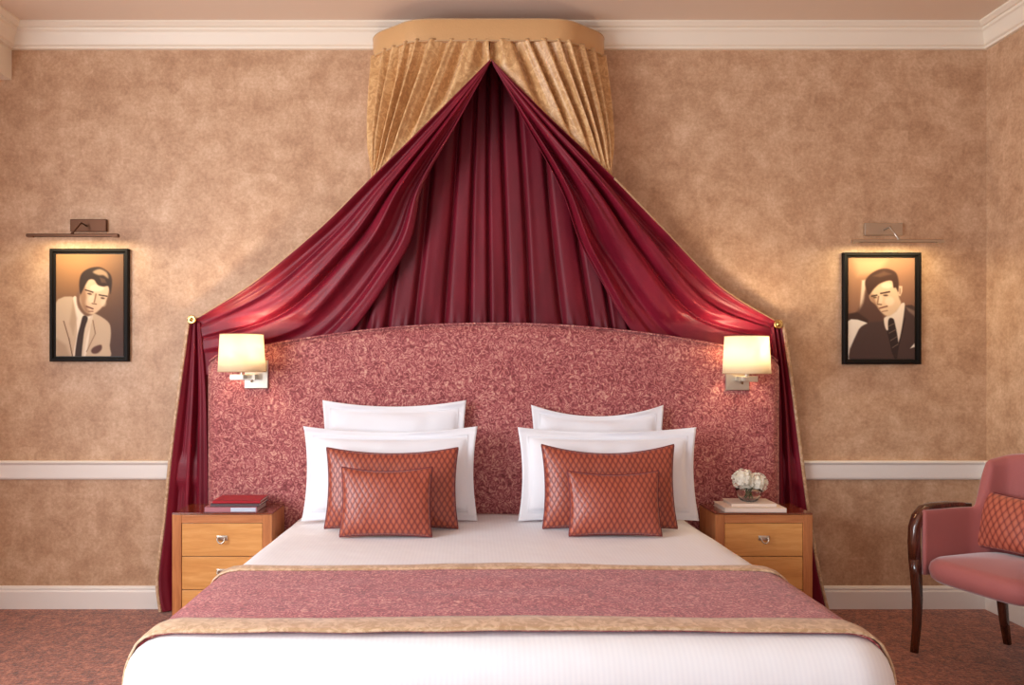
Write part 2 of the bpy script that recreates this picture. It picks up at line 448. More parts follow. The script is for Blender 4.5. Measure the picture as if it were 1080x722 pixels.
for nm, a, b, w0, w1 in (('gold_border', YA, YA-0.065, 0.012, 0.006), ('gold_border', YB+0.115, YB, 0.004, 0.006)):
    o = link(nm, grid(runner_strip(a, b, 6, 0.018, w0, w1, 0.004)), 'beige', run); solid(o, 0.006)

# ---------------------------------------------------------------- pillows
def pillow_bm(w, h, T, fl=0.0, pinch=0.05, sag=0.02, seed=0, n=44, ear=0.03):
    bm = bmesh.new(); fu = 1-2*fl/w; fv = 1-2*fl/h
    front = []; back = []
    for j in range(n+1):
        v = -1+2*j/n; rf = []; rb = []
        for i in range(n+1):
            u = -1+2*i/n
            uu = math.sin(u*PI/2)*0.35+u*0.65; vv = math.sin(v*PI/2)*0.35+v*0.65
            x = w/2*uu*(1-pinch*(1-vv*vv)*uu*uu); z = h/2*vv*(1-pinch*1.1*(1-uu*uu)*vv*vv)
            z -= sag*(1-uu*uu)*max(vv, 0)**2
            a = max(0, 1-(uu/fu)**2); b = max(0, 1-(vv/fv)**2)
            th = T/2*(a*b)**0.42*(1+0.10*(-vv))
            nz_ = mnoise.noise(Vector((x*5+seed*3.1, z*5, seed)))*0.012*min(1, (a*b)*4)
            nz_ += mnoise.noise(Vector((x*14+seed, z*9, seed+5)))*0.004*min(1, (a*b)*6)
            wob = 0.010*math.sin(u*5+seed)*(1 if abs(v) > 0.9 else 0)*(fl > 0)
            e = 0.003
            rf.append((x, -(th+e)-nz_+wob, z+h/2)); rb.append((x, th+e+wob, z+h/2))
        front.append(rf); back.append(rb)
    grid(front, bm); grid(back, bm)
    for k in range(n):
        for (r0, r1) in (((k, 0), (k+1, 0)), ((k, n), (k+1, n)), ((0, k), (0, k+1)), ((n, k), (n, k+1))):
            bm.faces.new([bm.verts.new(p) for p in (front[r0[0]][r0[1]], front[r1[0]][r1[1]], back[r1[0]][r1[1]], back[r0[0]][r0[1]])])
    bmesh.ops.remove_doubles(bm, verts=bm.verts, dist=1e-5)
    edge = [front[0][i] for i in range(n+1)]+[front[j][n] for j in range(1, n+1)]+[front[n][i] for i in range(n-1, -1, -1)]+[front[j][0] for j in range(n-1, 0, -1)]
    edge = [(p[0], (p[1]+back[0][0][1])*0, p[2]) for p in edge]
    return bm, edge
def pillow(name, label, cat, x, y, z, w, h, T, tilt, mat, fl=0.0, pip=None, seed=0, rz=0, roll=0, group=None, **kw):
    bm, edge = pillow_bm(w, h, T, fl, seed=seed, **kw)
    t = thing(name, label, cat, (x, y, z), rz, group)
    o = link('pillow_body' if fl else 'cushion_body', bm, mat, t, rot=(-tilt, roll, 0))
    if pip:
        b2 = bmesh.new(); tube(b2, edge+edge[:2], 0.0045, 6, cap=False); link('piping', b2, pip, t, rot=(-tilt, roll, 0))
    if fl:
        # stitched line where the flat border meets the filling
        b2 = bmesh.new(); fx = w/2-fl*0.75; fz = h/2-fl*0.75
        pts = []
        for a, b in ((-1,-1),(1,-1),(1,1),(-1,1)):
            pts.append((a*fx*0.985, -0.0045, h/2+b*fz*0.985))
        seg = []
        for k in range(4):
            p, q = Vector(pts[k]), Vector(pts[(k+1)%4])
            for m in range(10): 
                c = p.lerp(q, m/10); u = c.x/(w/2); v = (c.z-h/2)/(h/2)
                c.x *= 1-0.05*(1-v*v); c.z = h/2+(c.z-h/2)*(1-0.055*(1-u*u)); c.z -= kw.get('sag', 0.02)*(1-u*u)*max(v, 0)**2; seg.append(c)
        tube(b2, seg+seg[:2], 0.0022, 5, cap=False); link('stitched_seam', b2, mat, t, rot=(-tilt, roll, 0))
    return t
zb = BZ+0.013
pillow('pillow', 'white flanged pillow standing furthest back at the left, against the headboard', 'pillow', -0.395, -0.255, zb, 0.76, 0.60, 0.10, 0.06, 'pillow', fl=0.045, seed=1, sag=0.018)
pillow('pillow', 'white flanged pillow standing furthest back at the right, dipped along its top', 'pillow', 0.675, -0.255, zb, 0.70, 0.575, 0.10, 0.06, 'pillow', fl=0.045, seed=2, sag=0.045)
pillow('pillow', 'large white flanged pillow directly behind the left pair of copper cushions', 'pillow', -0.40, -0.41, zb, 0.885, 0.475, 0.15, 0.10, 'pillow', fl=0.05, seed=3, sag=0.018)
pillow('pillow', 'large white flanged pillow directly behind the right pair of copper cushions', 'pillow', 0.70, -0.41, zb, 0.91, 0.47, 0.15, 0.10, 'pillow', fl=0.05, seed=4, sag=0.012)
pillow('cushion', 'large copper scale-pattern cushion leaning on the left white pillows', 'cushion', -0.375, -0.585, zb+0.0, 0.64, 0.385, 0.14, 0.16, 'cush', pip='piping', seed=5, sag=0.02)
pillow('cushion', 'large copper scale-pattern cushion leaning on the right white pillows', 'cushion', 0.675, -0.585, zb+0.0, 0.645, 0.40, 0.14, 0.16, 'cush', pip='piping', seed=6, sag=0.035)
pillow('cushion', 'small copper scale-pattern cushion in front at the left, foremost of its pile', 'cushion', -0.382, -0.765, zb+0.0, 0.42, 0.315, 0.12, 0.2, 'cush', pip='piping', seed=7, sag=0.012)
pillow('cushion', 'small copper scale-pattern cushion in front at the right, foremost of its pile', 'cushion', 0.67, -0.75, zb+0.0, 0.425, 0.295, 0.12, 0.2, 'cush', pip='piping', seed=8, sag=0.012)

# ---------------------------------------------------------------- nightstands
def nightstand(x0, x1, label):
    yf, yb, h = -0.448, -0.185, 0.612
    yb = -0.18
    w = x1-x0; cx = (x0+x1)/2; dep = yb-yf
    t = thing('nightstand', label, 'nightstand', (cx, (yf+yb)/2, 0), 0, None)
    hw = w/2; hd = dep/2; st = 0.046
    bm = bmesh.new()
    box(bm, -hw, -hw+st, -hd, hd, 0, h-0.008, 0.002); link('side_panel', bm, 'frame', t, smooth=False)
    bm = bmesh.new(); box(bm, hw-st, hw, -hd, hd, 0, h-0.008, 0.002); link('side_panel', bm, 'frame', t, smooth=False)
    bm = bmesh.new(); box(bm, -hw+st, hw-st, -hd+0.001, hd, h-0.05, h-0.009, 0.002); link('rail', bm, 'frameh', t, smooth=False)
    bm = bmesh.new(); box(bm, -hw+st, hw-st, -hd+0.01, hd, 0, 0.06, 0.001)
    link('rail', bm, 'frameh', t, smooth=False)
    bm = bmesh.new(); box(bm, -hw, hw, -hd, hd, h-0.007, h, 0.002); link('table_top', bm, 'ntop', t, smooth=False)
    bm = bmesh.new(); box(bm, -hw+st, hw-st, hd-0.012, hd-0.002, 0.06, h-0.05); link('back_panel', bm, 'dark', t, smooth=False)
    z1 = h-0.052; dh = (z1-0.062)/3
    for k in range(3):
        bm = bmesh.new(); a = z1-(k+1)*dh+0.004; b = z1-k*dh
        box(bm, -hw+st+0.002, hw-st-0.002, -hd+0.004, hd-0.04, a, b, 0.0015)
        dr = link('drawer', bm, 'drawer', t, smooth=False)
        zc = (a+b)/2; hb_ = bmesh.new()
        box(hb_, -0.027, 0.027, -hd-0.001, -hd+0.005, zc-0.003, zc+0.021, 0.002)
        for sx in (-1, 1): tube(hb_, [(sx*0.018, -hd, zc+0.010), (sx*0.018, -hd-0.016, zc+0.010)], 0.0045, 10)
        pts = [(0.018*math.cos(a_), -hd-0.016-0.004*math.sin(-a_), zc+0.010+0.024*math.sin(a_)) for a_ in np.linspace(PI, 2*PI, 13)]
        tube(hb_, pts, 0.0038, 8)
        link('handle', hb_, 'nickel', dr)
    return t
nightstand(-1.479, -0.983, 'honey wood nightstand left of the bed, with red book on top')
nightstand(1.224, 1.708, 'honey wood nightstand right of the bed, under the white flowers')

# books
def book(name, label, cx, cy, z, w, d, h, cover, rz=0, group=None, cover2=None):
    t = thing(name, label, 'book', (cx, cy, z), rz, group)
    bm = bmesh.new(); c = 0.0022
    box(bm, -w/2, w/2, -d/2, d/2, 0, c, 0.0008); box(bm, -w/2, w/2, -d/2, d/2, h-c, h, 0.0008)
    box(bm, -w/2, w/2, -d/2, -d/2+c, 0, h, 0.0008)
    if cover2: box(bm, 0.0, w/2-0.006, -d/2-0.0006, -d/2+c*0.5, 0.003, h-0.003, 0, 1)
    link('cover', bm, [cover, cover2] if cover2 else cover, t, smooth=False)
    bm = bmesh.new(); box(bm, -w/2+0.004, w/2-0.004, -d/2+c, d/2-0.004, c, h-c)
    link('pages', bm, 'page', t, smooth=False); return t
zn = 0.6125
book('book', 'thick rose and pale blue illustrated book, lowest of the left stack', -1.193, -0.335, zn, 0.262, 0.19, 0.026, 'pinkbook', cover2='bluebook')
book('book', 'slim grey-covered book in the middle of the left stack', -1.177, -0.325, zn+0.0265, 0.245, 0.18, 0.013, 'greybook')
book('book', 'bright red book topmost on the left nightstand stack', -1.173, -0.320, zn+0.040, 0.238, 0.175, 0.014, 'redbook', rz=0.03)
book('book', 'large ivory book lying lowest under the flower bowl', 1.432, -0.335, zn, 0.305, 0.20, 0.022, 'whitebook', rz=-0.02)
book('book', 'smaller ivory book directly under the glass flower bowl', 1.435, -0.325, zn+0.0225, 0.225, 0.16, 0.016, 'whitebook', rz=-0.03)
# vase with hydrangea
vx, vy, vz = 1.434, -0.325, zn+0.039
vt = thing('flower_bowl', 'round clear glass bowl standing on two ivory books', 'vase', (vx, vy, vz))
bm = bmesh.new()
lathe(bm, [(0.001,0.0),(0.036,0.0),(0.046,0.008),(0.060,0.030),(0.066,0.052),(0.066,0.068),(0.064,0.070),(0.062,0.068),(0.062,0.052),(0.056,0.031),(0.042,0.010),(0.030,0.005),(0.001,0.005)], 36, close=True)
link('glass_body', bm, 'glass', vt)
ft = thing('hydrangea', 'white hydrangea blossoms filling the glass bowl on the right nightstand', 'flowers', (vx, vy, vz+0.012))
bm = bmesh.new()
for k in range(7):
    a = k*0.9; tube(bm, [(0.022*math.cos(a), 0.022*math.sin(a), 0.002), (0.012*math.cos(a+1), 0.012*math.sin(a+1), 0.03), (0.03*math.cos(a), 0.02*math.sin(a), 0.075)], 0.003, 6)
link('stems', bm, 'stem', ft)
def florets(c, r, cnt, seed):
    rnd = random.Random(seed); bm = bmesh.new()
    t = bmesh.new(); bmesh.ops.create_icosphere(t, subdivisions=2, radius=1)
    for v in t.verts: v.co = Vector((v.co.x*r[0]*0.8, v.co.y*r[1]*0.8, v.co.z*r[2]*0.8))
    merge(bm, t)
    for k in range(cnt):
        z = 1-2*(k+0.5)/cnt; ph = k*2.39996
        n = Vector((math.sqrt(1-z*z)*math.cos(ph), math.sqrt(1-z*z)*math.sin(ph), z))
        n = (n+Vector([rnd.uniform(-0.15, 0.15) for _ in range(3)])).normalized()
        p = Vector((n.x*r[0], n.y*r[1], n.z*r[2]))
        a = n.orthogonal().normalized(); b = n.cross(a); rot = rnd.uniform(0, PI); s_ = rnd.uniform(0.009, 0.0125)
        lift = rnd.uniform(-0.006, 0.005)
        ctr = bm.verts.new(p+n*(lift-0.001))
        for q in range(4):
            t0 = rot+q*PI/2
            def pt(rad, ang, up): return bm.verts.new(p+(a*math.cos(ang)+b*math.sin(ang))*rad*s_+n*(up*s_+lift))
            v1 = pt(0.7, t0-0.62, 0.22); v2 = pt(1.05, t0-0.3, 0.30); v3 = pt(1.05, t0+0.3, 0.18); v4 = pt(0.7, t0+0.62, 0.26); v5 = pt(0.6, t0, 0.08)
            bm.faces.new((ctr, v1, v5)); bm.faces.new((ctr, v5, v4)); bm.faces.new((v1, v2, v5)); bm.faces.new((v2, v3, v5)); bm.faces.new((v3, v4, v5))
    for v in bm.verts: v.co += Vector(c)
    return bm
link('blossom', florets((-0.030, -0.005, 0.098), (0.054, 0.050, 0.050), 95, 1), 'petal', ft, smooth=False)
link('blossom', florets((0.040, 0.0, 0.082), (0.052, 0.050, 0.046), 90, 2), 'petal', ft, smooth=False)

# ---------------------------------------------------------------- canopy
CX = 0.105
c_half = [(0,-0.33),(0.15,-0.33),(0.29,-0.330),(0.37,-0.322),(0.43,-0.298),(0.475,-0.262),(0.52,-0.225),(0.565,-0.188),(0.60,-0.15),(0.622,-0.105),(0.63,-0.055),(0.63,-0.004)]
def cplan(s_):
    """s in -1..1 from left wall to right wall"""
    p = cr([Vector((a, b, 0)) for a, b in c_half], abs(s_)); return Vector((CX+math.copysign(1, s_)*p.x if s_ else CX, p.y, 0))
can = thing('bed_canopy', 'gold cloth-covered corona board fixed to the wall high above the bed', 'canopy', (0,0,0))
ZB0, ZB1 = 3.008, 3.122
rows = []
sv = np.linspace(-1, 1, 121)
inn = lambda s_: Vector((CX+(cplan(s_).x-CX)*0.955, min(cplan(s_).y+0.022, -0.003), 0))
for z, fn, k in ((ZB0, inn, 0), (ZB0, cplan, 0), (ZB0+0.004, cplan, 0.003), (ZB0+0.05, cplan, 0.004), (ZB1-0.004, cplan, 0.003), (ZB1, cplan, 0), (ZB1, inn, 0), (ZB0, inn, 0)):
    row = []
    for s_ in sv:
        p = fn(s_); row.append((CX+(p.x-CX)*(1+k), p.y*(1+k), z))
    rows.append(row)
bm = grid(rows); bmesh.ops.remove_doubles(bm, verts=bm.verts, dist=1e-6)
link('corona_band', bm, 'band', can); 
bm = bmesh.new()
top = [inn(s_) for s_ in np.linspace(-1, 1, 61)]
A = [bm.verts.new((p.x, p.y, ZB1-0.003)) for p in top]; B = [bm.verts.new((p.x, p.y, ZB1-0.015)) for p in top]
bm.faces.new(A); bm.faces.new(B[::-1])
for i in range(len(A)): j = (i+1)%len(A); bm.faces.new((A[i], A[j], B[j], B[i]))
link('top_board', bm, 'frameh', can, smooth=False)
bm = bmesh.new()
for zz in (ZB0+0.002, ZB1-0.002):
    tube(bm, [(cplan(s_).x, cplan(s_).y-0.001, zz) for s_ in np.linspace(-0.998, 0.998, 121)], 0.0035, 6)
o = link('edge_piping', bm, 'goldtrim', can)

_as = [cplan(q/400) for q in range(401)]; _al = [0.0]
for q in range(400): _al.append(_al[-1]+(_as[q+1]-_as[q]).length)
def arc_s(w):
    return float(np.interp(w*_al[-1], _al, np.linspace(0, 1, 401)))
def pleat(t, n, ph, sharpness=1.0):
    a = 2*PI*(n*t+ph+0.18*math.sin(2*PI*t*1.7+ph*5)+0.07*math.sin(2*PI*t*4.3+ph))
    s_ = math.sin(a); return math.copysign(abs(s_)**sharpness, s_)+0.30*math.sin(2.1*a+1)
# back lining against the wall
rows = []; nzr = 44
zt, zb_ = 3.0, 1.38
for j in range(nzr+1):
    v = j/nzr; z = zt+(zb_-zt)*v; row = []
    hwid = 0.50+0.33*v
    for i in range(321):
        u = i/320*2-1
        cc_ = 12*(u*0.5+0.5)+0.25*math.sin(u*7)+0.04*math.sin(v*5+u*9); a = -0.018*(0.8+0.2*v)*(1-2.2*abs(math.cos(PI*cc_))**14)-0.004*math.sin(cc_*4.1+v*2)+0.006*mnoise.noise(Vector((u*12, v*2, 4)))
        gather = 0.008*math.exp(-((v-0.93)/0.05)**2)*math.sin(u*90+math.sin(u*23)*3)
        row.append((CX+u*hwid, -0.040+a+gather-0.0, z))
    rows.append(row)
bc = thing('back_curtain', 'pleated burgundy curtain hanging on the wall inside the canopy', 'curtain', (0,0,0))
o = link('pleated_cloth', grid(rows), 'back', bc); solid(o, 0.003)

def V3(l): return [P(a, b, y) for a, b, y in l]
def drape(side):
    L_ = side < 0
    if L_:
        O = V3([(518,62,-0.335),(456,124,-0.30),(390,189,-0.25),(335,243,-0.19),(268,298,-0.12),(206,337,-0.075)])
        Mi= V3([(517,64,-0.34),(462,134,-0.33),(410,205,-0.29),(366,264,-0.20),(300,318,-0.11),(208,341,-0.08)])
        I = V3([(516,68,-0.325),(482,130,-0.29),(446,196,-0.22),(425,270,-0.13),(340,376,-0.062),(214,396,-0.055)])
        to = [(200,338,-0.075),(190,410,-0.07),(181,480,-0.065),(174,550,-0.06),(167,610,-0.07),(170,645,-0.09)]
        ti = [(212,340,-0.075),(220,410,-0.05),(224,480,-0.045),(226,550,-0.04),(228,600,-0.04),(230,644,-0.04)]
        peg = (203,337)
    else:
        O = V3([(518,62,-0.335),(580,124,-0.30),(648,188,-0.25),(702,244,-0.19),(760,303,-0.12),(818,339,-0.075)])
        Mi= V3([(519,64,-0.34),(572,134,-0.33),(628,207,-0.29),(676,268,-0.20),(737,324,-0.11),(816,343,-0.08)])
        I = V3([(520,68,-0.325),(554,130,-0.29),(592,200,-0.22),(622,275,-0.13),(700,384,-0.062),(812,392,-0.055)])
        to = [(825,342,-0.075),(835,410,-0.07),(844,480,-0.065),(852,540,-0.06),(862,600,-0.07),(872,643,-0.09)]
        ti = [(812,344,-0.075),(816,410,-0.05),(814,480,-0.045),(812,550,-0.04),(812,600,-0.04),(812,644,-0.04)]
        peg = (820,342)
    nm = 'left' if L_ else 'right'
    t = thing('bed_curtain', ('burgundy satin bed curtain with gold outside, swept to the left wall rosette' if L_ else
              'burgundy satin bed curtain with gold outside, swept to the right wall rosette'), 'curtain', (0,0,0), 0)
    nu, nt = 90, 110; rows = []
    for i in range(nu+1):
        u = i/nu; o_, m_, i_ = cr(O, u), cr(Mi, u), cr(I, u); row = []
        env = (math.sin(PI*min(u*1.02, 1))**0.7)*1.0+0.12
        wid = (i_-o_).length
        for j in range(nt+1):
            q = j/nt
            p = (1-q)*(1-2*q)*o_+4*q*(1-q)*m_+q*(2*q-1)*i_ if False else ((1-q)**2*o_+2*q*(1-q)*m_+q*q*i_)*0.6+(o_.lerp(i_, q))*0.4
            a = pleat(q+0.05*math.sin(u*4+side), 3.1, 0.15+0.35*(side > 0), 1.0)
            fine = math.sin(2*PI*(8*q+1.5*u)+2*math.sin(q*7))*0.13
            am = min(0.036, wid*0.16)*env
            edge = min(1, q*12, (1-q)*14)
            low = 1 if u < 0.5 else max(0.3, 1-(u-0.5)*1.2*q)
            p = p+Vector((0, -am*(a+fine)*edge*low, 0))
            lim = -0.010
            if p.y > lim: p.y = lim
            # stay behind the headboard where the cloth tucks down behind it
            if p.z < 1.62 and p.y < -0.085: p.y = -0.085+ (p.y+0.085)*max(0, min(1, (p.z-1.585)/0.035))
            row.append(p)
        rows.append(row)
    o = link('lining_swag', grid(rows), 'satin', t); solid(o, 0.003)
    # tail
    TO, TI = V3(to), V3(ti); rows = []
    for i in range(81):
        u = i/80; a0, b0 = cr(TO, u), cr(TI, u); row = []
        for j in range(71):
            q = j/70; p = a0.lerp(b0, q)
            am = 0.010+0.016*min(1, u*3)
            p.y += -am*pleat(q+0.03*math.sin(u*3), 2.6, 0.1, 0.85)*min(1, q*8)
            p.y = min(max(p.y, -0.088), -0.026)
            if p.z < 0.13: p.y = min(p.y, -0.030)
            if 0.66 < p.z < 0.87: p.y = min(p.y, -0.026-0.018*min(1, (p.z-0.66)/0.05, (0.87-p.z)/0.05))
            p.z = max(p.z, 0.008); row.append(p)
        rows.append(row)
    o = link('tail', grid(rows), 'satin', t); solid(o, 0.003)
    # gold braid down the outer edge of the tail and of the swag
    rows = []
    for i in range(81):
        a0 = cr(TO, i/80); a0.z = max(a0.z, 0.008)
        dx = -side
        w_ = 0.020+0.006*math.sin(i*0.23)*0.3
        rows.append([a0+Vector((side*w_*0.9, 0.02, 0)), a0+Vector((side*w_*0.55, -0.006, 0)), a0+Vector((0, -0.008, 0)), a0+Vector((-side*0.004, 0.0, 0))])
    o = link('tail_border', grid(rows), 'beige', t); solid(o, 0.004)
    bm = bmesh.new()
    tube(bm, [cr(O, u)+Vector((0, 0.004, 0.002)) for u in np.linspace(0.40, 0.995, 60)], 0.0055, 7)
    link('edge_braid', bm, 'goldtrim', t)
    # gold outside of the curtain, hanging in pleats from the corona
    rows = []; nw = 230; nh = 46
    u_end = 0.40
    for j in range(nh+1):
        v = j/nh; row = []
        for i in range(nw+1):
            w = i/nw
            tp = cplan(side*arc_s(min(w*0.985+0.004, 0.997))); tp = Vector((tp.x, tp.y+0.012, ZB0+0.012))
            k = 1-(1-min(w/0.80, 1))**3.6
            bt = cr(O, u_end*k)+Vector((-side*0.005*k, 0.020, -0.005*k))
            if w > 0.80:
                f = (w-0.80)/0.20
                bt = bt.lerp(Vector((bt.x+side*0.03*math.sin(PI*f), -0.008, bt.z-0.03*f)), f)
            # top pleats hang straight a little before sweeping out
            p = tp.lerp(bt, v)
            ln = (bt-tp).length
            sagd = 0.10*ln*v*(1-v)
            p.z -= sagd
            p.x += side*0.0
            ph = (w*11.0)
            am = min(0.030, 0.34*ln+0.006)*(0.5+0.5*math.sin(PI*min(v*1.1, 1))) * (1 if w < 0.9 else 0.6)
            a = pleat(w+0.02*v, 9.5, 0.2+0.1*side, 0.8)
            pinch = math.exp(-v*ln/0.05)*0.008*abs(math.sin(2*PI*9.5*w*0.5))
            nrm = Vector((side*0.25 if w < 0.6 else side*0.9, -0.95 if w < 0.75 else -0.3, 0)).normalized()
            p = p+nrm*(am*a*(1-0.92*min(1, max(0, (v-0.68)/0.28))**1.3)+pinch)
            if p.y > -0.006: p.y = -0.006
            row.append(p)
        rows.append(row)
    o = link('gold_outer_face', grid(rows), 'gold', t); solid(o, 0.003)
    # the cloth's gold outside returning from the leading edge to the wall
    rows = []
    for i in range(51):
        u = u_end+(1-u_end)*i/50; a0 = cr(O, u)+Vector((0, 0.006, 0)); row = []
        for j in range(9):
            q = j/8; p = a0.copy(); p.y = a0.y+(-0.010-a0.y)*q; p.z -= 0.02*q; p.x -= side*0.012*math.sin(PI*q)
            row.append(p)
        rows.append(row)
    o = link('gold_side_return', grid(rows), 'gold', t); solid(o, 0.002)
    # rosette
    pp = P(peg[0], peg[1], -0.085)
    r = thing('tieback_rosette', 'round brass rosette holding the %s bed curtain at the wall' % nm, 'curtain holdback', (pp.x, 0, pp.z))
    bm = bmesh.new(); tube(bm, [(0,-0.001,0),(0,-0.088,0)], 0.006, 12); link('stem', bm, 'goldbrass', r)
    bm = bmesh.new(); lathe(bm, [(0.006,-0.088),(0.022,-0.090),(0.025,-0.096),(0.023,-0.102),(0.017,-0.104),(0.013,-0.100),(0.009,-0.106),(0.001,-0.109)], 28, axis='y')
    link('disc', bm, 'goldbrass', r)
drape(-1); drape(1)

# ---------------------------------------------------------------- wall sconces
def sconce(cx, zt, plate_x, side, label):
    y0 = HY0-0.001
    t = thing('wall_lamp', label, 'wall lamp', (plate_x, y0, zt-0.21))
    sx = cx-plate_x; sy = -0.125
    bm = bmesh.new(); box(bm, -0.062, 0.062, -0.016, 0.0, -0.075, 0.075, 0.003); link('back_plate', bm, 'nickel', t, smooth=False)
    zc = -0.012
    bm = bmesh.new(); box(bm, -0.010, 0.010, -0.06, -0.016, zc-0.012, zc+0.012, 0.002)
    a, b = sorted((0.010*side*-1, sx+0.078*side))
    box(bm, a, b, -0.074, -0.056, zc-0.017, zc+0.013, 0.002)
    box(bm, sx-0.011, sx+0.011, sy-0.011, -0.056, zc-0.011, zc+0.011, 0.002)
    tube(bm, [(sx, sy, zc), (sx, sy, 0.06)], 0.007, 12)
    link('arm', bm, 'nickel', t, smooth=False)
    bm = bmesh.new(); tube(bm, [(0.022*side, -0.016, zc-0.01), (0.022*side, -0.030, zc-0.01)], 0.008, 12); tube(bm, [(0.022*side, -0.028, zc-0.03), (0.022*side, -0.028, zc+0.012)], 0.004, 8)
    link('switch', bm, 'brass', t)
    z0 = 0.015; z1 = 0.207; r0 = 0.120; r1 = 0.109
    bm = bmesh.new()
    lathe(bm, [(r0,z0),(r1,z1),(r1-0.002,z1),(r0-0.002,z0),(r0,z0)], 56, (sx, sy, 0), close=False)
    bmesh.ops.remove_doubles(bm, verts=bm.verts, dist=1e-6)
    sh = link('lamp_shade', bm, 'shade', t)
    for z, r in ((z0, r0), (z1, r1)):
        bm = bmesh.new()
        pts = [(sx+(r+0.0005)*math.cos(q), sy+(r+0.0005)*math.sin(q), z) for q in np.linspace(0, 2*PI, 57)]
        tube(bm, pts, 0.0022, 6, cap=False); link('shade_ring', bm, 'goldtrim', sh)
    bm = bmesh.new()
    for q in range(3):
        an = q*2*PI/3; tube(bm, [(sx, sy, 0.055), (sx+r0*0.97*math.cos(an), sy+r0*0.97*math.sin(an), 0.03)], 0.0015, 5)
    link('shade_spider', bm, 'nickel', sh)
    bm = bmesh.new(); lathe(bm, [(0.001,0.06),(0.013,0.06),(0.014,0.075),(0.026,0.105),(0.028,0.122),(0.020,0.142),(0.001,0.150)], 20, (sx, sy, 0))
    bu = link('bulb', bm, 'bulb', t); bu.visible_shadow = True
    ld = bpy.data.lights.new('bulb_glow', 'POINT'); ld.energy = SCONCE; ld.color = (1.0, 0.80, 0.56); ld.shadow_soft_size = 0.028
    lo = bpy.data.objects.new('bulb_glow', ld); C.objects.link(lo); lo.parent = t; lo.location = (sx, sy, 0.165)
SCONCE = 7.0
s_l = sc(-0.297)
sconce((255-VX)/s_l, CAMH-(352-VY)/s_l, (270.5-VX)/sc(-0.18), -1, 'cream shaded wall lamp mounted on the headboard at its left end')
sconce((787.5-VX)/s_l, CAMH-(354-VY)/s_l, (777.5-VX)/sc(-0.18), 1, 'cream shaded wall lamp mounted on the headboard at its right end')

# ---------------------------------------------------------------- pictures
def paint(polys, size, bg):
    W, H = size; nx_, ny_ = 110, 180
    xs = np.linspace(0, W, nx_+1); ys = np.linspace(0, H, ny_+1); X, Y = np.meshgrid(xs, ys)
    img = bg(X, Y)
    for col, soft, pts in polys:
        pts = np.array(pts, float); n = len(pts)
        if n > 5 and soft > 3.2:
            q_ = []
            for i in range(n):
                a, b, c, d = pts[i-1], pts[i], pts[(i+1) % n], pts[(i+2) % n]
                for f in (0, 0.25, 0.5, 0.75): q_.append(0.5*(2*b+(c-a)*f+(2*a-5*b+4*c-d)*f*f+(3*b-a-3*c+d)*f**3))
            pts = np.array(q_); n = len(pts)
        dmin = np.full(X.shape, 1e9); inside = np.zeros(X.shape, bool)
        for i in range(n):
            a = pts[i]; b = pts[(i+1)%n]; e = b-a; L2 = max((e**2).sum(), 1e-9)
            t = np.clip(((X-a[0])*e[0]+(Y-a[1])*e[1])/L2, 0, 1)
            dd = np.hypot(X-a[0]-t*e[0], Y-a[1]-t*e[1]); dmin = np.minimum(dmin, dd)
            if n > 2:
                c = ((a[1] > Y) != (b[1] > Y)); dy = b[1]-a[1] if b[1] != a[1] else 1e-9
                inside ^= c & (X < (b[0]-a[0])*(Y-a[1])/dy+a[0])
        if n == 2: al = np.clip(1-(dmin-soft*0.4)/soft, 0, 1)          # stroke
        else:
            sd = np.where(inside, dmin, -dmin); al = np.clip(0.5+sd/(2*soft), 0, 1)
        al = al*al*(3-2*al); al = al[..., None]
        op = col[3]/100 if len(col) > 3 else 1
        img = img*(1-al*op)+np.array(col[:3], float)*al*op
    return X, Y, img
def el(cx, cy, rx, ry, n=16, rot=0):
    return [(cx+rx*math.cos(a)*math.cos(rot)-ry*math.sin(a)*math.sin(rot), cy+rx*math.cos(a)*math.sin(rot)+ry*math.sin(a)*math.cos(rot)) for a in np.linspace(0, 2*PI, n, endpoint=False)]
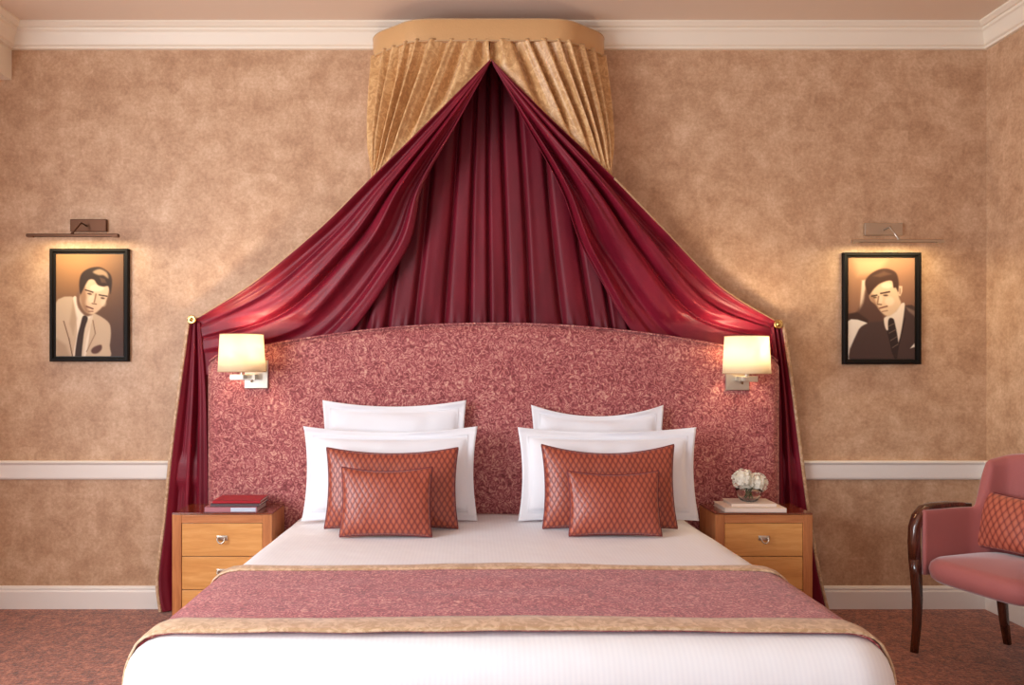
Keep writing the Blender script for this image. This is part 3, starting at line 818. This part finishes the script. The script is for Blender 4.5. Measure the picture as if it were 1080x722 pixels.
def picture(x0, x1, y0, y1, label, polys, size, bg, origin, plabel):
    yy = -0.030; s_ = sc(-0.028)
    X0, X1 = (x0-VX)/s_, (x1-VX)/s_; Z1, Z0 = CAMH-(y0-VY)/s_, CAMH-(y1-VY)/s_
    cx, cz = (X0+X1)/2, (Z0+Z1)/2; hw, hh = (X1-X0)/2, (Z1-Z0)/2
    t = thing('framed_photograph', label, 'picture', (cx, 0, cz))
    bm = bmesh.new(); fw = 0.026
    def fr(a, b, yfa, yfb, fw_):
        # mitred frame with a stepped section
        sec = [(0, -0.001), (0, yfa), (0.004, yfa-0.003), (fw_*0.6, yfa-0.003), (fw_*0.75, yfb), (fw_, yfb), (fw_, -0.001)]
        rings = []
        for (cxs, czs) in ((-1,-1),(1,-1),(1,1),(-1,1)):
            rings.append([bm.verts.new((cxs*(a-q), yv, czs*(b-q))) for q, yv in sec])
        for k in range(4):
            r0, r1 = rings[k], rings[(k+1)%4]
            for m in range(len(sec)-1): bm.faces.new((r0[m], r0[m+1], r1[m+1], r1[m]))
    fr(hw, hh, -0.026, -0.018, fw)
    link('frame', bm, 'blackwood', t, smooth=False)
    bm = bmesh.new(); box(bm, -hw+fw-0.001, hw-fw+0.001, -0.012, -0.003, -hh+fw-0.001, hh-fw+0.001)
    link('backing_board', bm, 'bevel', t, smooth=False)
    iw, ih = hw-fw-0.004, hh-fw-0.003
    X, Y, img = paint(polys, size, bg)
    img = np.clip(img, 0, 255)/255; ln = np.where(img <= 0.04045, img/12.92, ((img+0.055)/1.055)**2.4)
    ny_, nx_ = X.shape; bm = bmesh.new()
    rows = [[(-iw+2*iw*i/(nx_-1), -0.0145, ih-2*ih*j/(ny_-1)) for i in range(nx_)] for j in range(ny_)]
    grid(rows, bm); o = link('photo_print', bm, 'photo', t); o['label'] = plabel
    ca = o.data.color_attributes.new('Col', 'FLOAT_COLOR', 'POINT')
    flat = np.ones((ny_*nx_, 4), dtype=np.float32); flat[:, :3] = ln.reshape(-1, 3)
    ca.data.foreach_set('color', flat.ravel()); solid(o, 0.0012, 0)
def off(polys, ox, oy): return [(c, s, [(x-ox, y-oy) for x, y in p]) for c, s, p in polys]
SK = (214,180,148)
p1 = [
 ((198,170,142), 5, [(40,358),(165,312),(215,425),(262,405),(345,455),(364,510),(358,600),(338,690),(40,690)]),
 ((160,130,104,60), 14, [(52,560),(52,690),(140,690),(110,600)]),
 ((232,212,190), 4, [(150,318),(172,312),(214,415),(252,428),(215,690),(150,690),(172,520),(160,400)]),
 ((176,146,118,80), 10, [(150,330),(172,440),(150,540),(128,470)]),
 ((118,84,64), 7, [(170,300),(196,270),(240,380),(262,410),(222,424),(178,372)]),
 ((58,38,30), 4, [(206,424),(233,434),(222,500),(196,690),(160,690),(172,560),(190,480)]),
 ((214,190,164), 4, [(216,500),(252,425),(262,440),(226,560),(206,690),(196,690)]),
 ((120,90,70), 3.5, [(96,455),(128,570)]), ((110,80,60), 3.5, [(126,560),(146,668)]),
 ((140,108,84), 3.5, [(262,450),(276,530)]), ((146,114,90), 3, [(276,530),(226,640)]),
 ((92,58,48), 6, [(252,632),(270,610),(308,598),(312,624),(290,648),(262,650)]),
 (SK, 6, [(203,268),(215,225),(250,195),(300,215),(352,240),(350,290),(334,340),(302,384),(264,412),(228,404),(200,368),(186,318)]),
 ((150,110,82,85), 12, [(186,270),(214,240),(226,300),(222,350),(244,402),(226,404),(198,368)]),
 ((236,208,178,80), 9, el(285,255,40,22)), ((232,202,172,75), 9, el(256,322,20,24)), ((226,196,166,70), 8, el(322,345,15,22)),
 ((50,33,26), 6, [(190,290),(184,225),(198,168),(240,136),(300,128),(350,158),(371,205),(362,290),(350,245),(322,246),(290,236),(268,205),(240,205),(220,236),(204,270)]),
 ((168,138,110,90), 8, [(262,158),(300,140),(340,160),(350,196),(322,178),(292,176)]),
 ((92,66,50,90), 6, [(300,190),(330,200),(340,225),(310,222)]),
 ((70,46,36), 4.5, [(220,266),(262,280)]), ((70,46,36), 4.5, [(298,296),(342,304)]),
 ((82,56,44), 4.5, el(243,290,13,5,12,0.25)), ((82,56,44), 4.5, el(318,316,12,5,12,0.2)),
 ((150,112,86), 5, [(280,292),(270,340)]), ((130,92,70), 4, [(258,348),(282,352)]),
 ((110,66,54), 5, [(226,366),(262,380)]), ((140,100,78), 4, [(238,396),(262,396)]),
 ((150,112,86,70), 6, [(216,362),(224,390)]),
]
def bg1(X, Y):
    a = np.array((150,108,72.)); b = np.array((78,54,46.)); q = np.clip((Y/615)*0.75+(X/385)*0.35, 0, 1)[..., None]
    gl = np.exp(-(((X-140)/150)**2+((Y-120)/160)**2))[..., None]
    return a*(1-q)+b*q+gl*np.array((22,14,6.))
picture(52, 135, 262, 381, 'black framed sepia portrait photograph of a man in a pale suit', off(p1, 52, 50), (385,617), bg1, None, 'sepia print, man in pale suit and dark tie')
p2 = [
 ((206,160,120,60), 26, [(110,70),(300,70),(260,150),(130,170)]),
 ((222,196,172,90), 6, [(156,196),(176,192),(172,300),(160,385),(142,380)]),
 ((86,58,50), 14, [(120,400),(160,330),(185,250),(240,330),(280,430),(200,460),(110,440)]),
 ((64,42,36), 8, [(78,395),(130,385),(190,430),(190,452),(78,440)]),
 ((232,218,202), 4, [(70,444),(186,450),(150,480),(122,540),(104,690),(70,690)]),
 ((74,54,50), 5, [(102,690),(128,510),(186,452),(290,430),(395,348),(470,385),(470,690)]),
 ((150,120,104,70), 8, [(405,355),(455,378),(455,410),(420,380)]),
 ((228,208,190), 4, [(280,430),(300,405),(385,330),(396,372),(362,566),(334,470),(296,494)]),
 ((180,148,124,80), 9, [(300,410),(350,380),(372,340),(345,330)]),
 ((50,36,34), 4, [(308,426),(330,422),(342,450),(362,575),(350,670),(322,610),(304,480)]),
 ((110,88,78), 2.6, [(306,470),(340,452)]), ((110,88,78), 2.6, [(310,510),(350,488)]), ((110,88,78), 2.6, [(316,556),(356,530)]), ((110,88,78), 2.6, [(324,600),(360,576)]),
 (SK, 6, [(198,288),(214,255),(262,212),(318,196),(352,240),(366,300),(376,334),(348,378),(316,405),(288,404),(256,374),(232,336),(208,318)]),
 ((236,206,178,80), 9, el(296,228,30,16)), ((234,204,176,80), 10, el(312,320,26,26)), ((228,200,172,70), 7, el(262,310,12,22)),
 ((150,108,84,80), 8, [(198,288),(222,280),(236,330),(256,372),(236,345),(208,318)]),
 ((212,176,148), 4, [(360,228),(384,230),(384,262),(374,290),(360,286)]), ((150,110,86), 3.5, [(372,244),(370,274)]),
 ((66,40,32), 6, [(196,282),(178,240),(176,196),(214,150),(280,124),(340,142),(362,190),(362,262),(348,240),(334,238),(322,196),(262,212),(226,244)]),
 ((110,78,60,60), 9, [(220,170),(280,142),(322,158),(260,176)]),
 ((62,40,34), 5, [(262,274),(312,264)]), ((70,46,38), 5, [(212,290),(240,284)]),
 ((76,52,42), 4.5, el(290,285,14,5)), ((76,52,42), 4.5, el(230,298,10,4)),
 ((150,112,88), 5, [(250,292),(244,330)]), ((120,84,66), 4, [(244,338),(266,340)]),
 ((120,72,60), 5, [(256,362),(298,350)]), ((160,120,96), 4, [(270,382),(300,376)]),
 ((238,224,208), 3, [(428,602),(452,572),(455,592)]),
 ((48,34,32), 3, [(300,500),(330,620)]), ((50,36,34), 3, [(400,420),(352,640)]),
]
def bg2(X, Y):
    a = np.array((172,124,90.)); b = np.array((118,82,68.)); q = np.clip((Y/420)*0.8+(X/380)*0.3, 0, 1)[..., None]
    return a*(1-q)+b*q
picture(890, 972, 266, 384, 'black framed sepia portrait photograph of a man in a dark suit', off(p2, 78, 62), (377,603), bg2, None, 'sepia print, man in dark suit and striped tie')

def picture_light(bx0, bx1, by, px0, px1, py0, py1, joint, label, mat):
    yb = -0.14; s_ = sc(yb); X0, X1 = (bx0-VX)/s_, (bx1-VX)/s_; Z = CAMH-(by-VY)/s_
    s2 = sc(-0.02); PX0, PX1 = (px0-VX)/s2, (px1-VX)/s2; PZ1, PZ0 = CAMH-(py0-VY)/s2, CAMH-(py1-VY)/s2
    cx = (PX0+PX1)/2; t = thing('picture_light', label, 'picture light', (cx, 0, (PZ0+PZ1)/2))
    oz = (PZ0+PZ1)/2
    bm = bmesh.new(); box(bm, PX0-cx, PX1-cx, -0.022, -0.001, PZ0-oz, PZ1-oz, 0.003); link('wall_plate', bm, mat, t, smooth=False)
    jx = (joint-VX)/s_-cx
    bm = bmesh.new(); tube(bm, [(jx*0.2, -0.02, -0.005), (jx*0.5, -0.07, 0.004), (jx, yb+0.006, Z-oz+0.012)], 0.0045, 10)
    t2 = bmesh.new(); bmesh.ops.create_uvsphere(t2, u_segments=12, v_segments=8, radius=0.009)
    for v in t2.verts: v.co += Vector((jx, yb+0.004, Z-oz+0.010))
    merge(bm, t2); link('arm', bm, mat, t)
    bm = bmesh.new(); prof_ = [(-0.016,-0.007),(-0.016,0.002),(-0.010,0.007),(0.010,0.007),(0.016,0.002),(0.016,-0.007),(0.013,-0.007),(0.013,0.001),(0.008,0.004),(-0.008,0.004),(-0.013,0.001),(-0.013,-0.007)]
    A = [bm.verts.new((X0-cx, yb+a, Z-oz+b)) for a, b in prof_]; B = [bm.verts.new((X1-cx, yb+a, Z-oz+b)) for a, b in prof_]
    n = len(prof_)
    for i in range(n): bm.faces.new((A[i], A[(i+1)%n], B[(i+1)%n], B[i]))
    bm.faces.new(A); bm.faces.new(B[::-1])
    box(bm, X0-cx, X0-cx+0.03, yb-0.014, yb+0.014, Z-oz-0.011, Z-oz+0.004, 0.002); box(bm, X1-cx-0.03, X1-cx, yb-0.014, yb+0.014, Z-oz-0.011, Z-oz+0.004, 0.002)
    link('lamp_bar', bm, mat, t, smooth=False)
    ld = bpy.data.lights.new('strip_lamp', 'AREA'); ld.shape = 'RECTANGLE'; ld.size = X1-X0-0.08; ld.size_y = 0.014
    ld.energy = PICL; ld.color = (1.0, 0.82, 0.46)
    lo = bpy.data.objects.new('strip_lamp', ld); C.objects.link(lo); lo.parent = t
    lo.location = ((X0+X1)/2-cx, yb, Z-oz-0.008); lo.rotation_euler = (math.radians(4), 0, 0)
    ld.spread = PI
PICL = 2.5
picture_light(29, 125, 248, 74, 112, 231, 244, 76, 'dark bronze picture light over the left portrait photograph', 'bronze')
picture_light(899, 994, 254, 912, 952, 235, 248, 948, 'pale nickel picture light over the right portrait photograph', 'nickel')

# ---------------------------------------------------------------- armchair
CH = (2.425, -0.862); RZ = math.radians(108)
ch = thing('armchair', 'rose upholstered armchair with dark wooden arms in the right corner', 'armchair', (CH[0], CH[1], 0), RZ)
# seat cushion: rounded pad
def pad(hw, y0, y1, z0, z1, r, dome, n=30):
    bm = bmesh.new(); rows = []
    K = 44
    ex = 5.0
    def ring(scale, z, dz):
        out = []
        for k in range(K):
            a = 2*PI*k/K; c, s_ = math.cos(a), math.sin(a)
            q = (abs(c)**ex+abs(s_)**ex)**(-1/ex)
            out.append(((hw-scale)*c*q, (y0+y1)/2+((y1-y0)/2-scale)*s_*q, z))
        return out
    rs = [ring(r*1.0, z0, 0), ring(r*0.5, z0+0.004, 0), ring(r*0.12, z0+r*0.4, 0), ring(0, z0+r, 0), ring(0, z1-r, 0), ring(r*0.12, z1-r*0.5, 0), ring(r*0.45, z1-r*0.15, 0), ring(r*1.0, z1, 0)]
    for f in (0.3, 0.55, 0.8, 0.99): rs.append([(x*(1-f), (y0+y1)/2+(y-(y0+y1)/2)*(1-f), z1+dome*(1-(1-f)**2)) for x, y, z in ring(r, z1, 0)])
    vs = [[bm.verts.new(p) for p in r_] for r_ in rs]
    for i in range(len(vs)-1):
        for k in range(K): bm.faces.new((vs[i][k], vs[i][(k+1)%K], vs[i+1][(k+1)%K], vs[i+1][k]))
    bm.faces.new(vs[0]); bm.faces.new(vs[-1]); return bm
link('seat', pad(0.262, -0.225, 0.275, 0.352, 0.462, 0.05, 0.022), 'chair', ch)
# tub back and inner arms: a shell along a U
upath = [Vector(p) for p in ((0.272,0.235,0),(0.270,0.09,0),(0.268,-0.06,0),(0.262,-0.15,0),(0.235,-0.225,0),(0.17,-0.270,0),(0.085,-0.292,0),(0,-0.300,0))]
def ushell(s_): 
    p = cr(upath, 1-abs(s_)); return Vector((math.copysign(p.x, s_) if s_ else 0, p.y, 0))
def utop(s_):
    a = abs(s_)
    if a > 0.71: return 0.672
    if a > 0.59:
        f = (0.71-a)/0.12; f = f*f*(3-2*f); return 0.672+(0.895-0.672)*f
    return 0.895+0.045*(1-(a/0.59)**2)
bm = bmesh.new(); ns = 90; th = 0.050; inner = []; outer = []
rings = []
for i in range(ns+1):
    s_ = -1+2*i/ns; p = ushell(s_); e = 1e-3
    d = (ushell(min(s_+e, 1))-ushell(max(s_-e, -1))).normalized(); nrm = Vector((d.y, -d.x, 0))
    if nrm.dot(Vector((0,0.05,0))-p) < 0: nrm = -nrm
    z1 = utop(s_); ring = []
    T = th*(0.35 if abs(s_) > 0.74 else 0.35+0.65*min(1, (0.74-abs(s_))/0.12))
    rake = lambda z: -0.05*max(0, (z-0.45))*(1-abs(s_))**0.5 
    for f, q in ((0,0.37),(0,0.5),(0,0.62),(0,0.72),(0,0.80),(0,0.88),(0,0.95),(0.18,0.985),(0.5,1.0),(0.82,0.985),(1,0.95),(1,0.8),(1,0.62),(1,0.37)):
        z = 0.37+(z1-0.37)*((q-0.37)/0.63)
        off_ = T*(1-f)
        pp = p+nrm*off_; ring.append(bm.verts.new((pp.x, pp.y+rake(z), z)))
    rings.append(ring)
for i in range(ns):
    m = len(rings[0])
    for k in range(m): bm.faces.new((rings[i][k], rings[i][(k+1)%m], rings[i+1][(k+1)%m], rings[i+1][k]))
bm.faces.new(rings[0]); bm.faces.new(rings[-1])
link('backrest', bm, 'chair', ch)
def rect_sweep(pts, ws, hs, side_vec, name, mat, par):
    bm = bmesh.new(); R_ = []
    pts = [Vector(p) for p in pts]; sv_ = Vector(side_vec).normalized()
    for i, p in enumerate(pts):
        d = (pts[min(i+1, len(pts)-1)]-pts[max(i-1, 0)]).normalized(); u = d.cross(sv_).normalized()
        w, h = ws[i]/2, hs[i]/2; c = 0.3
        prof_ = [(-w,-h*(1-c)),(-w*(1-c),-h),(w*(1-c),-h),(w,-h*(1-c)),(w,h*(1-c)),(w*(1-c),h),(-w*(1-c),h),(-w,h*(1-c))]
        R_.append([bm.verts.new(p+sv_*a+u*b) for a, b in prof_])
    for i in range(len(R_)-1):
        for k in range(8): bm.faces.new((R_[i][k], R_[i][(k+1)%8], R_[i+1][(k+1)%8], R_[i+1][k]))
    bm.faces.new(R_[0]); bm.faces.new(R_[-1][::-1]); return link(name, bm, mat, par)
for sx in (-1, 1):
    X = 0.290*sx
    # front leg rises into the arm
    lp = [(X, 0.215+0.045, 0.0), (X, 0.215+0.030, 0.12), (X, 0.215+0.026, 0.25), (X, 0.215+0.034, 0.37), (X, 0.215+0.042, 0.44)]
    rect_sweep(lp, [0.028,0.031,0.036,0.040,0.042], [0.028,0.034,0.040,0.044,0.046], (1,0,0), 'leg', 'mahog', ch)
    ap = [(X, 0.257, 0.44), (X, 0.262, 0.52), (X, 0.258, 0.585), (X, 0.240, 0.635), (X, 0.205, 0.667), (X, 0.155, 0.680), (X*0.99, 0.07, 0.684), (X*0.985, -0.01, 0.682), (X*0.98, -0.075, 0.676)]
    rect_sweep(ap, [0.042,0.043,0.045,0.048,0.050,0.050,0.046,0.040,0.030], [0.046,0.045,0.043,0.040,0.036,0.030,0.026,0.022,0.018], (1,0,0), 'armrest', 'mahog', ch)
    bp_ = [(0.235*sx, -0.262, 0.0), (0.232*sx, -0.235, 0.12), (0.230*sx, -0.215, 0.26), (0.230*sx, -0.205, 0.40)]
    rect_sweep(bp_, [0.028,0.034,0.040,0.044], [0.028,0.034,0.040,0.044], (1,0,0), 'leg', 'mahog', ch)
bm = bmesh.new(); box(bm, -0.25, 0.25, -0.20, 0.20, 0.352, 0.380, 0.006); link('seat_rail', bm, 'mahog', ch, smooth=False)
# cushion on the chair
bm, edge = pillow_bm(0.46, 0.27, 0.10, 0, seed=11, sag=0.01)
c0 = Vector((0.035, -0.088, 0.484)); wc = Matrix.Rotation(RZ, 3, 'Z') @ c0
cc = thing('cushion', 'coral scale-pattern cushion resting on the rose armchair seat', 'cushion', (CH[0]+wc.x, CH[1]+wc.y, c0.z), RZ+PI)
link('cushion_body', bm, 'chaircush', cc, rot=(-0.22, 0, 0))
b2 = bmesh.new(); tube(b2, edge+edge[:2], 0.004, 6, cap=False); link('piping', b2, 'piping', cc, rot=(-0.22, 0, 0))

for o in bpy.data.objects:
    if 'label' in o and o.parent is None:
        l = o['label']
        g = {'pillow': 'white pillows on the bed', 'wall lamp': 'wall lamps on the headboard', 'nightstand': 'nightstands beside the bed',
             'picture': 'portrait photographs on the wall', 'picture light': 'picture lights over the portraits',
             'curtain holdback': 'brass holdbacks of the bed curtains'}.get(o['category'])
        if o['category'] == 'cushion' and 'copper' in l: g = 'copper cushions on the bed'
        if o['category'] == 'book': g = 'books under the flowers' if 'ivory' in l else 'books on the left nightstand'
        if o['category'] == 'curtain' and 'swept' in l: g = 'swept bed curtains'
        if g: o['group'] = g
# ---------------------------------------------------------------- light
def area(name, loc, rot, sx, sy, e, col, spread=None):
    ld = bpy.data.lights.new(name, 'AREA'); ld.shape = 'RECTANGLE'; ld.size = sx; ld.size_y = sy; ld.energy = e; ld.color = col
    if spread: ld.spread = math.radians(spread)
    o = bpy.data.objects.new(name, ld); C.objects.link(o); o.location = loc; o.rotation_euler = rot; return o
area('window_daylight', (XL-0.12, (WY0+WY1)/2, (WZ0+WZ1)/2), (0, -PI/2, 0), WZ1-WZ0, WY1-WY0, 225, (0.86, 0.93, 1.0))
wd = bpy.data.worlds.new('World'); bpy.context.scene.world = wd; wd.use_nodes = True
bgn = wd.node_tree.nodes['Background']; bgn.inputs[0].default_value = (0.90, 0.94, 1.0, 1); bgn.inputs[1].default_value = 0.72

cam = bpy.data.cameras.new('camera'); co = bpy.data.objects.new('camera', cam); C.objects.link(co)
co.location = (0, -D, CAMH); co.rotation_euler = (PI/2, 0, 0)
cam.sensor_width = 36; cam.sensor_fit = 'HORIZONTAL'; cam.lens = 36*F/1080
cam.shift_x = (540-VX)/1080; cam.shift_y = (VY-361)/1080; cam.clip_start = 0.05
S = bpy.context.scene; S.camera = co
S.view_settings.view_transform = 'Standard'; S.view_settings.look = 'None'; S.view_settings.gamma = 1
S.view_settings.use_curve_mapping = False; S.view_settings.exposure = 0.2
